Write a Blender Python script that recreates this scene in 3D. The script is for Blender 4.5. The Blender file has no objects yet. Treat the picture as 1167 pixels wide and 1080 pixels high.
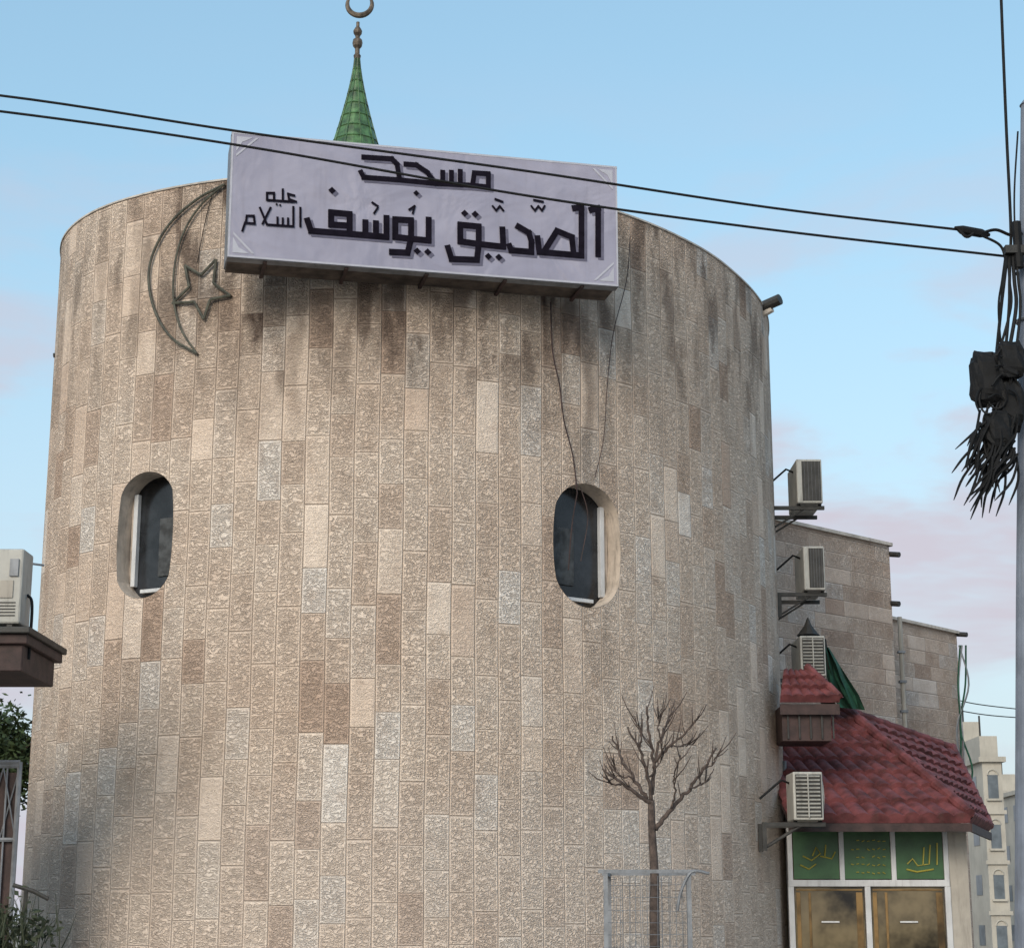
import bpy, math, random
import numpy as np
from mathutils import Vector, Matrix, noise as mnoise
random.seed(7); np.random.seed(7)
scene=bpy.context.scene
PITCH=math.radians(13.6); F=2100.0; CAMZ=1.6
cp,sp=math.cos(PITCH),math.sin(PITCH)
# ---- survey helper: bearing / elevation read from the photo -> true world position at a real distance
def ray(px,py):
    u=px-583.5; v=540-py
    yc=F*cp-v*sp; zc=F*sp+v*cp
    return u/yc, zc/yc
def at(px,py,Y):
    a,e=ray(px,py); return Vector((a*Y,Y,CAMZ+e*Y))
# ---------------- materials
class NT:
    def __init__(s,nt): s.t=nt; s.n=nt.nodes; s.l=nt.links
    def node(s,ty,**k):
        n=s.n.new(ty)
        for a,b in k.items(): setattr(n,a,b)
        return n
    def setin(s,sock,v):
        if isinstance(v,bpy.types.NodeSocket): s.l.new(v,sock)
        else: sock.default_value=v
    def M(s,op,a,b=None,c=None,clamp=False):
        n=s.node('ShaderNodeMath',operation=op); n.use_clamp=clamp
        s.setin(n.inputs[0],a)
        if b is not None: s.setin(n.inputs[1],b)
        if c is not None: s.setin(n.inputs[2],c)
        return n.outputs[0]
    def mix(s,f,a,b,bt='MIX'):
        n=s.node('ShaderNodeMix',data_type='RGBA',blend_type=bt)
        s.setin(n.inputs[0],f); s.setin(n.inputs[6],a); s.setin(n.inputs[7],b)
        return n.outputs[2]
    def comb(s,x,y,z=0.0):
        n=s.node('ShaderNodeCombineXYZ'); s.setin(n.inputs[0],x); s.setin(n.inputs[1],y); s.setin(n.inputs[2],z); return n.outputs[0]
    def noise(s,vec,scale,detail=4,rough=.5,dist=0):
        n=s.node('ShaderNodeTexNoise'); 
        if vec is not None: s.l.new(vec,n.inputs['Vector'])
        n.inputs['Scale'].default_value=scale; n.inputs['Detail'].default_value=detail
        n.inputs['Roughness'].default_value=rough; n.inputs['Distortion'].default_value=dist
        return n.outputs[0]
    def ramp(s,f,stops):
        n=s.node('ShaderNodeValToRGB'); s.l.new(f,n.inputs[0]); e=n.color_ramp.elements
        while len(e)<len(stops): e.new(0.5)
        for i,(p,c) in enumerate(stops):
            e[i].position=p; e[i].color=(c,c,c,1) if not hasattr(c,'__len__') else (*c,1)
        return n.outputs[0]
    def smooth(s,x,lo,hi):
        n=s.node('ShaderNodeMapRange',interpolation_type='SMOOTHSTEP'); s.setin(n.inputs[0],x)
        n.inputs[1].default_value=lo; n.inputs[2].default_value=hi; return n.outputs[0]
def newmat(name):
    m=bpy.data.materials.new(name); m.use_nodes=True
    t=NT(m.node_tree); b=m.node_tree.nodes['Principled BSDF']; return m,t,b
def mat(name,col,rough=.7,var=.15,scale=6,bump=.2,metal=0,dirt=0,bd=.01,spec=.5):
    m,t,b=newmat(name)
    tc=t.node('ShaderNodeTexCoord'); n1=t.noise(tc.outputs['Object'],scale,4,.6)
    lo=tuple(c*(1-var*1.5) for c in col)+(1,); hi=tuple(min(1,c*(1+var)) for c in col)+(1,)
    c=t.mix(t.smooth(n1,.3,.7),lo,hi)
    if dirt>0:
        mp=t.node('ShaderNodeMapping'); mp.inputs['Scale'].default_value=(5,5,.8); t.l.new(tc.outputs['Object'],mp.inputs[0])
        d=t.noise(mp.outputs[0],2.5,4,.65)
        c=t.mix(t.M('MULTIPLY',t.smooth(d,.48,.75),dirt),c,(.07,.055,.045,1))
    t.l.new(c,b.inputs['Base Color']); b.inputs['Roughness'].default_value=rough; b.inputs['Metallic'].default_value=metal
    b.inputs['Specular IOR Level'].default_value=spec
    if bump>0:
        bn=t.node('ShaderNodeBump'); bn.inputs['Strength'].default_value=bump; bn.inputs['Distance'].default_value=bd
        n2=t.noise(tc.outputs['Object'],scale*9,3,.6); t.l.new(n2,bn.inputs['Height']); t.l.new(bn.outputs[0],b.inputs['Normal'])
    return m
# ---------------- plan of round tower (metres)
ctrl=[(-5.3,29),(-5.5,26),(-5.66,23.4),(-5.66,22.2),(-5.58,21.5),(-5.36,20.84),(-4.87,20.13),(-4.17,19.6),(-3.18,19.18),(-1.77,18.94),(-.3,19.2),(1.24,20.15),(2.34,21.37),(2.88,22.32),(3.23,23.11),(3.46,23.85),(3.6,24.7),(3.65,25.7),(3.66,27.2),(3.66,29)]
def catmull(pts,n=40):
    P=[2*np.array(pts[0])-np.array(pts[1])]+[np.array(p,float) for p in pts]+[2*np.array(pts[-1])-np.array(pts[-2])]
    out=[]
    for i in range(1,len(P)-2):
        p0,p1,p2,p3=P[i-1],P[i],P[i+1],P[i+2]
        t0=0;t1=t0+np.linalg.norm(p1-p0)**.5;t2=t1+np.linalg.norm(p2-p1)**.5;t3=t2+np.linalg.norm(p3-p2)**.5
        for k in range(n):
            t=t1+(t2-t1)*k/n
            A1=(t1-t)/(t1-t0)*p0+(t-t0)/(t1-t0)*p1;A2=(t2-t)/(t2-t1)*p1+(t-t1)/(t2-t1)*p2;A3=(t3-t)/(t3-t2)*p2+(t-t2)/(t3-t2)*p3
            B1=(t2-t)/(t2-t0)*A1+(t-t0)/(t2-t0)*A2;B2=(t3-t)/(t3-t1)*A2+(t-t1)/(t3-t1)*A3
            out.append((t2-t)/(t2-t1)*B1+(t-t1)/(t2-t1)*B2)
    out.append(P[-2]); return np.array(out)
pl=catmull(ctrl)
sarc=np.concatenate([[0],np.cumsum(np.linalg.norm(np.diff(pl,axis=0),axis=1))])
LEN=sarc[-1]
ds=.02; S0=np.arange(0,LEN,ds); X0=np.interp(S0,sarc,pl[:,0]); Y0=np.interp(S0,sarc,pl[:,1])
k=np.ones(31)/31
Xp=np.convolve(np.pad(X0,15,mode='reflect',reflect_type='odd'),k,'valid'); Yp=np.convolve(np.pad(Y0,15,mode='reflect',reflect_type='odd'),k,'valid')
TX=np.gradient(Xp); TY=np.gradient(Yp); L=np.hypot(TX,TY); TX/=L; TY/=L
def wpos(s,z,o=0.0):
    x=np.interp(s,S0,Xp);y=np.interp(s,S0,Yp);tx=np.interp(s,S0,TX);ty=np.interp(s,S0,TY)
    return Vector((float(x+ty*o),float(y-tx*o),float(z)))
def wframe(s):
    tx=float(np.interp(s,S0,TX));ty=float(np.interp(s,S0,TY)); t=Vector((tx,ty,0)).normalized(); return t,Vector((t.y,-t.x,0))
def whit(px,py):
    a,e=ray(px,py); f=Xp-a*Yp; idx=np.where(f[:-1]*f[1:]<=0)[0]
    if len(idx)==0: idx=[int(np.argmin(abs(f)))]
    i=min(idx,key=lambda q:Yp[q]); w=abs(f[i])/(abs(f[i])+abs(f[i+1])+1e-9)
    return float(S0[i]+w*ds), float(CAMZ+e*(Yp[i]*(1-w)+Yp[i+1]*w))
HT=9.6
# ---------------- stone material
def stone_mat(name,vertical=True,cw=.262,ch=.6,tower=True,tint=(1,1,1)):
    m,t,b=newmat(name)
    uv=t.node('ShaderNodeUVMap'); sx=t.node('ShaderNodeSeparateXYZ'); t.l.new(uv.outputs[0],sx.inputs[0])
    s,z=(sx.outputs[0],sx.outputs[1]) if vertical else (sx.outputs[1],sx.outputs[0])
    S,Z=sx.outputs[0],sx.outputs[1]
    cs=t.M('DIVIDE',t.M('ADD',s,t.M('MULTIPLY',t.M('SINE',t.M('MULTIPLY',z,3.1)),.004)),cw); col=t.M('FLOOR',cs); fx=t.M('FRACT',cs)
    wn=t.node('ShaderNodeTexWhiteNoise',noise_dimensions='1D'); t.l.new(col,wn.inputs['W']); off=wn.outputs[0]
    zz=t.M('ADD',t.M('DIVIDE',z,ch),t.M('MULTIPLY',off,7.3))
    zz=t.M('ADD',zz,t.M('MULTIPLY',t.M('SINE',t.M('ADD',t.M('MULTIPLY',z,2.6),t.M('MULTIPLY',off,40.0))),.20))
    row=t.M('FLOOR',zz); fy=t.M('FRACT',zz)
    w2=t.node('ShaderNodeTexWhiteNoise',noise_dimensions='2D'); t.l.new(t.comb(col,row),w2.inputs['Vector'])
    r=w2.outputs['Value']; sc=t.node('ShaderNodeSeparateColor'); t.l.new(w2.outputs['Color'],sc.inputs[0])
    dx=t.M('MULTIPLY',t.M('SUBTRACT',.5,t.M('ABSOLUTE',t.M('SUBTRACT',fx,.5))),cw)
    dy=t.M('MULTIPLY',t.M('SUBTRACT',.5,t.M('ABSOLUTE',t.M('SUBTRACT',fy,.5))),ch)
    # chisel pattern, shifted per stone
    px=t.M('ADD',t.M('MULTIPLY',s,.85),t.M('MULTIPLY',sc.outputs[0],37.0))
    pz=t.M('ADD',t.M('MULTIPLY',z,1.5),t.M('MULTIPLY',sc.outputs[1],53.0))
    v=t.comb(px,pz,0.0)
    n1=t.noise(v,16,2,.55,1.3); n2=t.noise(v,48,2,.6)
    d=t.M('MINIMUM',dx,dy); 
    d=t.M('ADD',d,t.M('MULTIPLY',t.M('SUBTRACT',n2,.5),.014))
    joint=t.M('SUBTRACT',1.0,t.smooth(d,.001,.009))
    margin=t.M('ADD',t.M('MULTIPLY',t.smooth(d,.010,.026),.85),.15)
    worm=t.M('SUBTRACT',1.0,t.M('MULTIPLY',t.M('ABSOLUTE',t.M('SUBTRACT',n1,.5)),8.0),clamp=True)
    amp=t.M('ADD',t.M('MULTIPLY',t.smooth(sc.outputs[2],.04,.2),.65),.35)
    wa=t.M('MULTIPLY',t.M('MULTIPLY',worm,margin),amp)
    hh=t.M('ADD',t.M('MULTIPLY',wa,-1.0),t.M('MULTIPLY',t.M('MULTIPLY',n2,margin),.9))
    hh=t.M('SUBTRACT',hh,t.M('MULTIPLY',joint,1.1))
    hh=t.M('ADD',hh,t.M('MULTIPLY',r,.25))
    bn=t.node('ShaderNodeBump'); bn.inputs['Strength'].default_value=.85; bn.inputs['Distance'].default_value=.02
    t.l.new(hh,bn.inputs['Height']); t.l.new(bn.outputs[0],b.inputs['Normal'])
    base=t.ramp(r,[(0,(.54,.40,.315)),(.07,(.66,.52,.42)),(.28,(.75,.61,.50)),(.8,(.785,.65,.54)),(.92,(.79,.68,.585)),(1,(.80,.73,.665))])
    if tower:
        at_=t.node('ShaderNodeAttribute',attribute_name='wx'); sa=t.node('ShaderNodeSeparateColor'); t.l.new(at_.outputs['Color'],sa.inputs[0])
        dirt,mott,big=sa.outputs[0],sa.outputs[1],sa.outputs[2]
        # some stones take the grime and painted sign shade more than their neighbours
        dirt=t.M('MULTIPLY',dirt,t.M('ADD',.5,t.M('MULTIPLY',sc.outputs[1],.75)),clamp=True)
    else:
        q=t.noise(uv.outputs[0],2.5,4,.6); mott=t.smooth(q,.4,.8); big=t.smooth(q,.3,.7); dirt=t.M('MULTIPLY',mott,.12)
    base=t.mix(big,base,t.mix(1.0,base,(.95,.92,.90,1),'MULTIPLY'))
    base=t.mix(t.M('MULTIPLY',mott,.30),base,(.48,.345,.26,1))
    base=t.mix(t.M('MULTIPLY',wa,.38),base,(.34,.25,.19,1))
    base=t.mix(t.M('MULTIPLY',joint,.7),base,(.33,.25,.195,1))
    if tower:
        low=t.M('SUBTRACT',1.0,t.smooth(Z,2.4,3.3))
        base=t.mix(t.M('MULTIPLY',low,.25),base,(.72,.64,.58,1))
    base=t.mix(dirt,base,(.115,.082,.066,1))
    base=t.mix(1.0,base,(*tint,1),'MULTIPLY')
    t.l.new(base,b.inputs['Base Color']); b.inputs['Roughness'].default_value=.92; b.inputs['Specular IOR Level'].default_value=.1
    return m
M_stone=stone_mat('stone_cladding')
M_stoneH=stone_mat('stone_coursed',False,.25,.62,False,(.80,.80,.83))
M_plaster=mat('plaster_reveal',(.52,.44,.37),.9,.15,5,.4,dirt=.5)
M_white=mat('white_aluminium',(.55,.55,.56),.45,.08,3,.05,dirt=.3)
M_winfr=mat('window_frame_paint',(.58,.59,.61),.5,.1,3,.05,dirt=.3)
M_offw=mat('ac_casing',(.40,.39,.36),.5,.08,4,.08,dirt=.5)
M_dark=mat('dark_metal',(.03,.028,.026),.6,.3,8,.2)
M_blk=mat('black_rubber',(.008,.008,.009),.7,.3,12,.1,spec=.25)
M_glass=mat('dark_glass',(.02,.022,.026),.16,.5,3,.0)
M_shop=mat('shop_glass',(.10,.078,.045),.05,.9,1.6,.0)  # warm brown blotches paint reflections into the glass colour
M_tile=mat('red_roof_tile',(.155,.048,.05),.7,.35,4,.4,dirt=.35,spec=.3)
M_wood=mat('dark_wood',(.045,.024,.022),.7,.3,6,.3)
M_under=mat('sign_underside',(.09,.068,.055),.8,.4,5,.3,dirt=.6)
M_green=mat('green_sign_panel',(.04,.105,.04),.4,.2,3,.05)
M_gold=mat('gold_lettering',(.36,.31,.05),.5,.1,5,0)
M_brass=mat('brass_frame',(.20,.12,.045),.35,.5,2,.05,metal=.3)
M_grey=mat('galvanised_steel',(.22,.23,.25),.55,.2,5,.2,metal=.2,dirt=.4)
M_pole=mat('pole_steel',(.18,.20,.245),.6,.12,4,.2,dirt=.3)
M_bark=mat('bark',(.09,.065,.055),.9,.3,20,.6)
M_concrete=mat('concrete',(.38,.35,.32),.9,.15,4,.4,dirt=.3)
M_cream=mat('cream_render',(.42,.38,.33),.9,.1,2,.2,dirt=.3)
M_coping=mat('metal_coping',(.50,.45,.40),.8,.15,4,.2,dirt=.4)
M_spire=mat('green_glazed_tile',(.075,.16,.06),.4,.4,7,.15,dirt=.35)
M_bronze=mat('bronze',(.12,.09,.065),.5,.4,12,.2,metal=.2)
M_orn=mat('ornament_iron',(.07,.07,.052),.6,.3,10,.2)
M_ink=mat('black_lettering',(.010,.008,.014),.9,.2,10,0,spec=.05)
M_inksh=mat('lettering_shadow',(.13,.125,.175),.9,.1,10,0,spec=.05)
M_cloth=mat('green_cloth',(.015,.075,.045),.9,.3,6,.3)
M_asph=mat('asphalt',(.06,.06,.06),.95,.2,3,.4)
M_ground=mat('ground_soil',(.30,.25,.20),.95,.2,1,.4)
M_net=mat('window_net',(.05,.054,.058),.7,.4,9,.2)
M_ban,t,b=newmat('banner_vinyl'); tc=t.node('ShaderNodeTexCoord')
n=t.noise(tc.outputs['Object'],1.3,4,.6); c=t.mix(t.smooth(n,.35,.7),(.27,.262,.345,1),(.33,.318,.405,1))
mp=t.node('ShaderNodeMapping'); mp.inputs['Scale'].default_value=(6,6,.7); t.l.new(tc.outputs['Object'],mp.inputs[0])
c=t.mix(t.M('MULTIPLY',t.smooth(t.noise(mp.outputs[0],2,6,.6),.5,.8),.25),c,(.18,.16,.19,1))
t.l.new(c,b.inputs['Base Color']); b.inputs['Roughness'].default_value=.6
bn=t.node('ShaderNodeBump'); bn.inputs['Strength'].default_value=.7; bn.inputs['Distance'].default_value=.08
t.l.new(t.noise(tc.outputs['Object'],1.6,3,.5,.6),bn.inputs['Height']); t.l.new(bn.outputs[0],b.inputs['Normal'])
M_banw=mat('banner_border',(.42,.42,.48),.6,.06,8,0)
def leafmat(name,c1,c2):
    m,t,b=newmat(name); oi=t.node('ShaderNodeNewGeometry'); n=t.ramp(oi.outputs['Random Per Island'],[(0,c1),(1,c2)])
    t.l.new(n,b.inputs['Base Color']); b.inputs['Roughness'].default_value=.7; return m
M_leaf=leafmat('foliage',(.015,.035,.012),(.05,.08,.025))
M_leaf2=leafmat('shrub_foliage',(.02,.03,.012),(.055,.06,.028))
# ---------------- mesh builder
class B:
    def __init__(s): s.v=[];s.f=[];s.m=[];s.mats=[];s.uv={}
    def mi(s,m):
        if m not in s.mats: s.mats.append(m)
        return s.mats.index(m)
    def face(s,pts,m,uv=None):
        i=len(s.v); s.v+= [tuple(p) for p in pts]; s.f.append(tuple(range(i,i+len(pts)))); s.m.append(s.mi(m))
        if uv: s.uv[len(s.f)-1]=uv
    def box(s,c,size,m,rz=0,tilt=None):
        R=Matrix.Rotation(rz,3,'Z'); 
        if tilt is not None: R=tilt
        c=Vector(c); i=len(s.v)
        for dz in(-.5,.5):
            for dx,dy in((-.5,-.5),(.5,-.5),(.5,.5),(-.5,.5)):
                s.v.append(tuple(c+R@Vector((dx*size[0],dy*size[1],dz*size[2]))))
        for q in((0,3,2,1),(4,5,6,7),(0,1,5,4),(1,2,6,5),(2,3,7,6),(3,0,4,7)):
            s.f.append(tuple(i+j for j in q)); s.m.append(s.mi(m))
    def box2(s,a,b_,m): 
        a=Vector(a);b_=Vector(b_); s.box((a+b_)/2,[abs(q) for q in (b_-a)],m)
    def tube(s,pts,r,m,n=8,cap=True):
        pts=[Vector(p) for p in pts]; N=len(pts)
        rr=r if hasattr(r,'__len__') else [r]*N
        prev=None; base=len(s.v)
        for i,p in enumerate(pts):
            d=(pts[min(i+1,N-1)]-pts[max(i-1,0)]); d=d.normalized() if d.length>1e-9 else Vector((0,0,1))
            if prev is None:
                u=d.cross(Vector((0,0,1))); 
                if u.length<.05: u=d.cross(Vector((1,0,0)))
            else: u=prev-d*prev.dot(d)
            u.normalize(); prev=u; w=d.cross(u)
            for k in range(n):
                a=2*math.pi*k/n; s.v.append(tuple(p+(u*math.cos(a)+w*math.sin(a))*rr[i]))
        mi=s.mi(m)
        for i in range(N-1):
            for k in range(n):
                s.f.append((base+i*n+k,base+i*n+(k+1)%n,base+(i+1)*n+(k+1)%n,base+(i+1)*n+k)); s.m.append(mi)
        if cap:
            s.f.append(tuple(base+k for k in range(n))[::-1]); s.m.append(mi)
            s.f.append(tuple(base+(N-1)*n+k for k in range(n))); s.m.append(mi)
    def lathe(s,c,prof,m,n=24):
        c=Vector(c); base=len(s.v); mi=s.mi(m)
        for r,z in prof:
            for k in range(n):
                a=2*math.pi*k/n; s.v.append((c.x+r*math.cos(a),c.y+r*math.sin(a),c.z+z))
        for i in range(len(prof)-1):
            for k in range(n):
                s.f.append((base+i*n+k,base+i*n+(k+1)%n,base+(i+1)*n+(k+1)%n,base+(i+1)*n+k)); s.m.append(mi)
    def obj(s,name,parent=None,smooth=False,bevel=0):
        me=bpy.data.meshes.new(name); me.from_pydata(s.v,[],s.f)
        for m in s.mats: me.materials.append(m)
        me.polygons.foreach_set('material_index',s.m)
        if smooth: me.polygons.foreach_set('use_smooth',[True]*len(s.f))
        if s.uv:
            ul=me.uv_layers.new(name='UVMap')
            for fi,uv in s.uv.items():
                p=me.polygons[fi]
                for li,q in zip(p.loop_indices,uv): ul.data[li].uv=q
        me.update(); o=bpy.data.objects.new(name,me); scene.collection.objects.link(o)
        if parent: o.parent=parent
        if bevel: 
            md=o.modifiers.new('bevel','BEVEL'); md.width=bevel; md.segments=2; md.limit_method='ANGLE'
        return o
def empty(name):
    o=bpy.data.objects.new(name,None); scene.collection.objects.link(o); return o
def spl(pts,n=6):
    pts=[Vector(p) for p in pts]; P=[2*pts[0]-pts[1]]+pts+[2*pts[-1]-pts[-2]]; out=[]
    for i in range(1,len(P)-2):
        for k in range(n):
            t=k/n; a,b_,c,d=P[i-1:i+3]
            out.append(.5*((2*b_)+(c-a)*t+(2*a-5*b_+4*c-d)*t*t+(3*b_-a-3*c+d)*t**3))
    out.append(pts[-1]); return out
mosque=empty('mosque_building')
# ---------------- tower wall grid with real window openings
wins=[]
for (x1,x2,y1,y2) in ((134,197,538,681),(630,707,551,692)):
    cx,cy=(x1+x2)/2,(y1+y2)/2
    sl,_=whit(x1,cy); sr,_=whit(x2,cy); sc,_=whit(cx,cy); _,zt=whit(cx,y1); _,zb=whit(cx,y2)
    wins.append(((sl+sr)/2,(zt+zb)/2,(sr-sl)/2,(zt-zb)/2))
def outline(w,N=120,g=0):
    s0,z0,a,b_=w; pts=[]; a-=g; b_-=g; R=a*1.0; st=b_-R
    for k in range(N):
        th=2*math.pi*k/N; c,sn=math.cos(th),math.sin(th); e=.97
        x=a*math.copysign(abs(c)**e,c); z=R*math.copysign(abs(sn)**e,sn)+math.copysign(st,sn)*min(1,abs(sn)*2.6)
        pts.append((x,z))
    return pts
def inside_poly(X,Z,poly):
    ins=np.zeros(X.shape,bool); n=len(poly); j=n-1
    for i in range(n):
        xi,zi=poly[i];xj,zj=poly[j]
        cond=((zi>Z)!=(zj>Z))&(X<(xj-xi)*(Z-zi)/((zj-zi) if abs(zj-zi)>1e-12 else 1e-12)+xi); ins^=cond; j=i
    return ins
g=.028; ss=np.arange(.02,LEN-.02,g); zs=np.linspace(0,HT,int(HT/g)); NS,NZ=len(ss),len(zs)
SG,ZG=np.meshgrid(ss,zs,indexing='ij')
fs=(SG[:-1,:-1]+g/2); fz=(ZG[:-1,:-1]+(zs[1]-zs[0])/2); keep=np.ones(fs.shape,bool)
for w in wins:
    o=outline(w); ins=inside_poly(fs-w[0],fz-w[1],o); keep&=~ins
    vi=np.zeros(SG.shape,bool)
    for a in(0,1):
        for c in(0,1): vi[a:a+ins.shape[0],c:c+ins.shape[1]]|=ins
    vk=np.zeros(SG.shape,bool); kk=~ins
    for a in(0,1):
        for c in(0,1): vk[a:a+ins.shape[0],c:c+ins.shape[1]]|=kk
    arr=np.array(outline(w,400))
    for i,j in zip(*np.where(vi&vk)):
        dd=(arr[:,0]+w[0]-SG[i,j])**2+(arr[:,1]+w[1]-ZG[i,j])**2; q=int(np.argmin(dd)); SG[i,j]=arr[q,0]+w[0]; ZG[i,j]=arr[q,1]+w[1]
sf=SG.ravel(); zf=ZG.ravel()
V=np.stack([np.interp(sf,S0,Xp),np.interp(sf,S0,Yp),zf],1)
I=np.arange(NS*NZ).reshape(NS,NZ); Fq=np.stack([I[:-1,:-1],I[1:,:-1],I[1:,1:],I[:-1,1:]],-1)[keep]
me=bpy.data.meshes.new('tower_wall'); me.vertices.add(len(V)); me.vertices.foreach_set('co',V.ravel())
me.loops.add(Fq.size); me.loops.foreach_set('vertex_index',Fq.ravel().astype(np.int32)); me.polygons.add(len(Fq))
me.polygons.foreach_set('loop_start',np.arange(0,Fq.size,4,dtype=np.int32)); me.update(calc_edges=True)
me.polygons.foreach_set('use_smooth',[True]*len(Fq))
ul=me.uv_layers.new(name='UVMap'); uvv=np.stack([sf,zf],1)[Fq.ravel()].astype(np.float32); ul.data.foreach_set('uv',uvv.ravel())
# weathering (dirt streaks, mottling, broad tint) plus painted shade under the sign, stored per vertex
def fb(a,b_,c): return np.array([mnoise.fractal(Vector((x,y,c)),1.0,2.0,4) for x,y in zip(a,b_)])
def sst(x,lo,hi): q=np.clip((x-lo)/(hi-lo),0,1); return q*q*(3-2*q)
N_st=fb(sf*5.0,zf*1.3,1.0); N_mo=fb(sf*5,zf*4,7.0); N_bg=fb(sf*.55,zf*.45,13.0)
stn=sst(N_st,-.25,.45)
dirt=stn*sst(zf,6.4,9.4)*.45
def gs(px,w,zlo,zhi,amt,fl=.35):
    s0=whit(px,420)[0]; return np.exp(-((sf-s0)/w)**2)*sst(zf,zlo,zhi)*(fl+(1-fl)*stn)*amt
for aa in ((668,.20,4.9,7.5,.85),(690,.13,5.4,7.8,.6),(625,.35,6.2,7.8,.6),(400,.8,6.5,8.0,.8),(290,.42,6.3,7.9,.8),(340,.15,5.9,7.4,.5),(520,1.0,6.8,7.9,.7),(480,2.2,7.2,7.8,.55),(210,.5,6.5,8.8,.35),(760,.35,6.0,8.6,.4),(810,.3,6.6,8.8,.4),(855,.3,6,8.8,.3)):  # stain streaks; below the sign its shade is painted in with them
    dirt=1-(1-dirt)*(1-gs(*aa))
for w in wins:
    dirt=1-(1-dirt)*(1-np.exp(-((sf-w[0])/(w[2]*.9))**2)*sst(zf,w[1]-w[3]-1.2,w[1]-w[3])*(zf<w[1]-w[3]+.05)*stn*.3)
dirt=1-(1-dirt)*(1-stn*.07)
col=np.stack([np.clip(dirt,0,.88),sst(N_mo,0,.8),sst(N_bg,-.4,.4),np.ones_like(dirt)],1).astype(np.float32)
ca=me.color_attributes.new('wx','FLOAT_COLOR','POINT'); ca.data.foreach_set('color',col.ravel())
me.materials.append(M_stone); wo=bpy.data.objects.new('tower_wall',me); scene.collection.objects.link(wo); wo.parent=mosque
# windows
for wi,w in enumerate(wins):
    s0,z0,a,b_=w; o=outline(w); tt,nn=wframe(s0); c0=wpos(s0,z0); D=.27; b=B(); N=len(o); base=[]
    for x,z in o:
        p=wpos(s0+x,z0+z); q=c0+tt*x+Vector((0,0,z))-nn*D
        base.append((p+nn*.004,q))
    for i in range(N):
        p1,q1=base[i];p2,q2=base[(i+1)%N]
        b.face([p1,p2,q2,q1],M_plaster)
    b.obj('window_reveal',mosque,True)
    b=B(); C=c0-nn*(D-.01)
    b.face([q+nn*.003 for p,q in base],M_glass)
    def bar(x,z,wx,wz,d=.06,m=M_winfr):
        R=Matrix((tt,-nn,Vector((0,0,1)))).transposed(); b.box(C+tt*x+Vector((0,0,z))+nn*(d/2-.004),(wx,d,wz),m,tilt=R)
    hw=a*.78; hh=b_*.74
    for sgn in(-1,1): bar(sgn*hw,0,.055,2*hh,.06); bar(sgn*(hw+a*.13),0,a*.13,2*hh-.1,.03,M_plaster)
    bar(0,-b_+.12,a*1.0,.04,.055)
    bar(hw*(-.42 if wi else .45),-.1,hw*.8,hh*1.25,.02,M_net)
    b.obj('window_unit',mosque,bevel=.004)
# coping
b=B(); step=.15; cs=np.arange(.05,LEN-.05,step)
prof=[(-.16,-.0),(.015,-.0),(.015,.02),(-.16,.03)]
for i in range(len(cs)-1):
    A=[wpos(cs[i],HT+.003+z,o) for o,z in prof]; C=[wpos(cs[i+1],HT+.003+z,o) for o,z in prof]
    for k in range(4): b.face([A[k],C[k],C[(k+1)%4],A[(k+1)%4]],M_coping)
b.obj('parapet_coping',mosque)
b=B(); ring=[wpos(s,HT-.35) for s in np.arange(.05,LEN-.05,.4)]; b.face(ring,M_concrete); 
a_,c_=wpos(.05,0),wpos(LEN-.05,0)
b.face([a_,c_,c_+Vector((0,0,HT)),a_+Vector((0,0,HT))],M_cream)
b.obj('roof_deck',mosque)
b=B()
for i in range(len(cs)-1):
    b.face([wpos(cs[i],HT-.4,-.15),wpos(cs[i+1],HT-.4,-.15),wpos(cs[i+1],HT,-.15),wpos(cs[i],HT,-.15)],M_cream)
b.obj('parapet_inner',mosque)
b=B()
b.tube([at(864,352,23.6),at(889,341,23.4)],.075,M_dark,10); b.tube([at(866,360,23.6),at(880,352,23.5)],.05,M_coping,8)
b.tube([at(75,404,21.2),at(61,405,21.2)],.03,M_dark,8)
b.obj('roof_spout',mosque)
# minaret
b=B(); mc=at(405,162,24.5); zc=mc.z; H=at(407,66,24.5).z-zc; up=Vector((0,0,1))
b.lathe((mc.x,mc.y,0),[(.5,9.2),(.5,10.7),(.68,10.8),(.7,10.9),(.68,10.95),(.38,10.95),(.38,zc-.5),(.42,zc-.48)],M_cream,16)
prof=[(.44,-.45),(.44,-.42)]
nb=9
def rad(f): return .40*(1-f)**1.35+.032
for i in range(nb+1):
    f=i/nb; zz=-.4+(H+.4)*f; r=rad(f); prof+= [(r+.014,zz),(r-.004,zz+.02)]
    if i<nb: f2=(i+.93)/nb; prof.append((rad(f2)-.002,-.4+(H+.4)*f2))
b.lathe(mc,prof,M_spire,16)
for k in range(10):
    a=2*math.pi*k/10; b.tube([mc+Vector(((rad(i/11)+.004)*math.cos(a),(rad(i/11)+.004)*math.sin(a),-.4+(H+.4)*i/11)) for i in range(12)],.008,M_spire,5)
f=H
fin=[(.045,f-.02),(.055,f+.03),(.035,f+.06),(.035,f+.14),(.065,f+.18),(.075,f+.23),(.065,f+.28),(.032,f+.31),(.035,f+.34),(.06,f+.38),(.065,f+.42),(.045,f+.46),(.025,f+.49),(.025,f+.56)]
b.lathe(mc,fin,M_bronze,14)
cc=mc+Vector((0.02,0,at(408,5,24.5).z-zc)); pts=[];rs=[]
for i in range(25):
    a=math.radians(-235+ i*(290/24)); pts.append(cc+Vector((.18*math.cos(a),0,.18*math.sin(a)))); rs.append(.006+.038*math.sin(math.pi*i/24)**.8)
b.tube(pts,rs,M_bronze,8)
b.obj('minaret',mosque,False)
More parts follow.
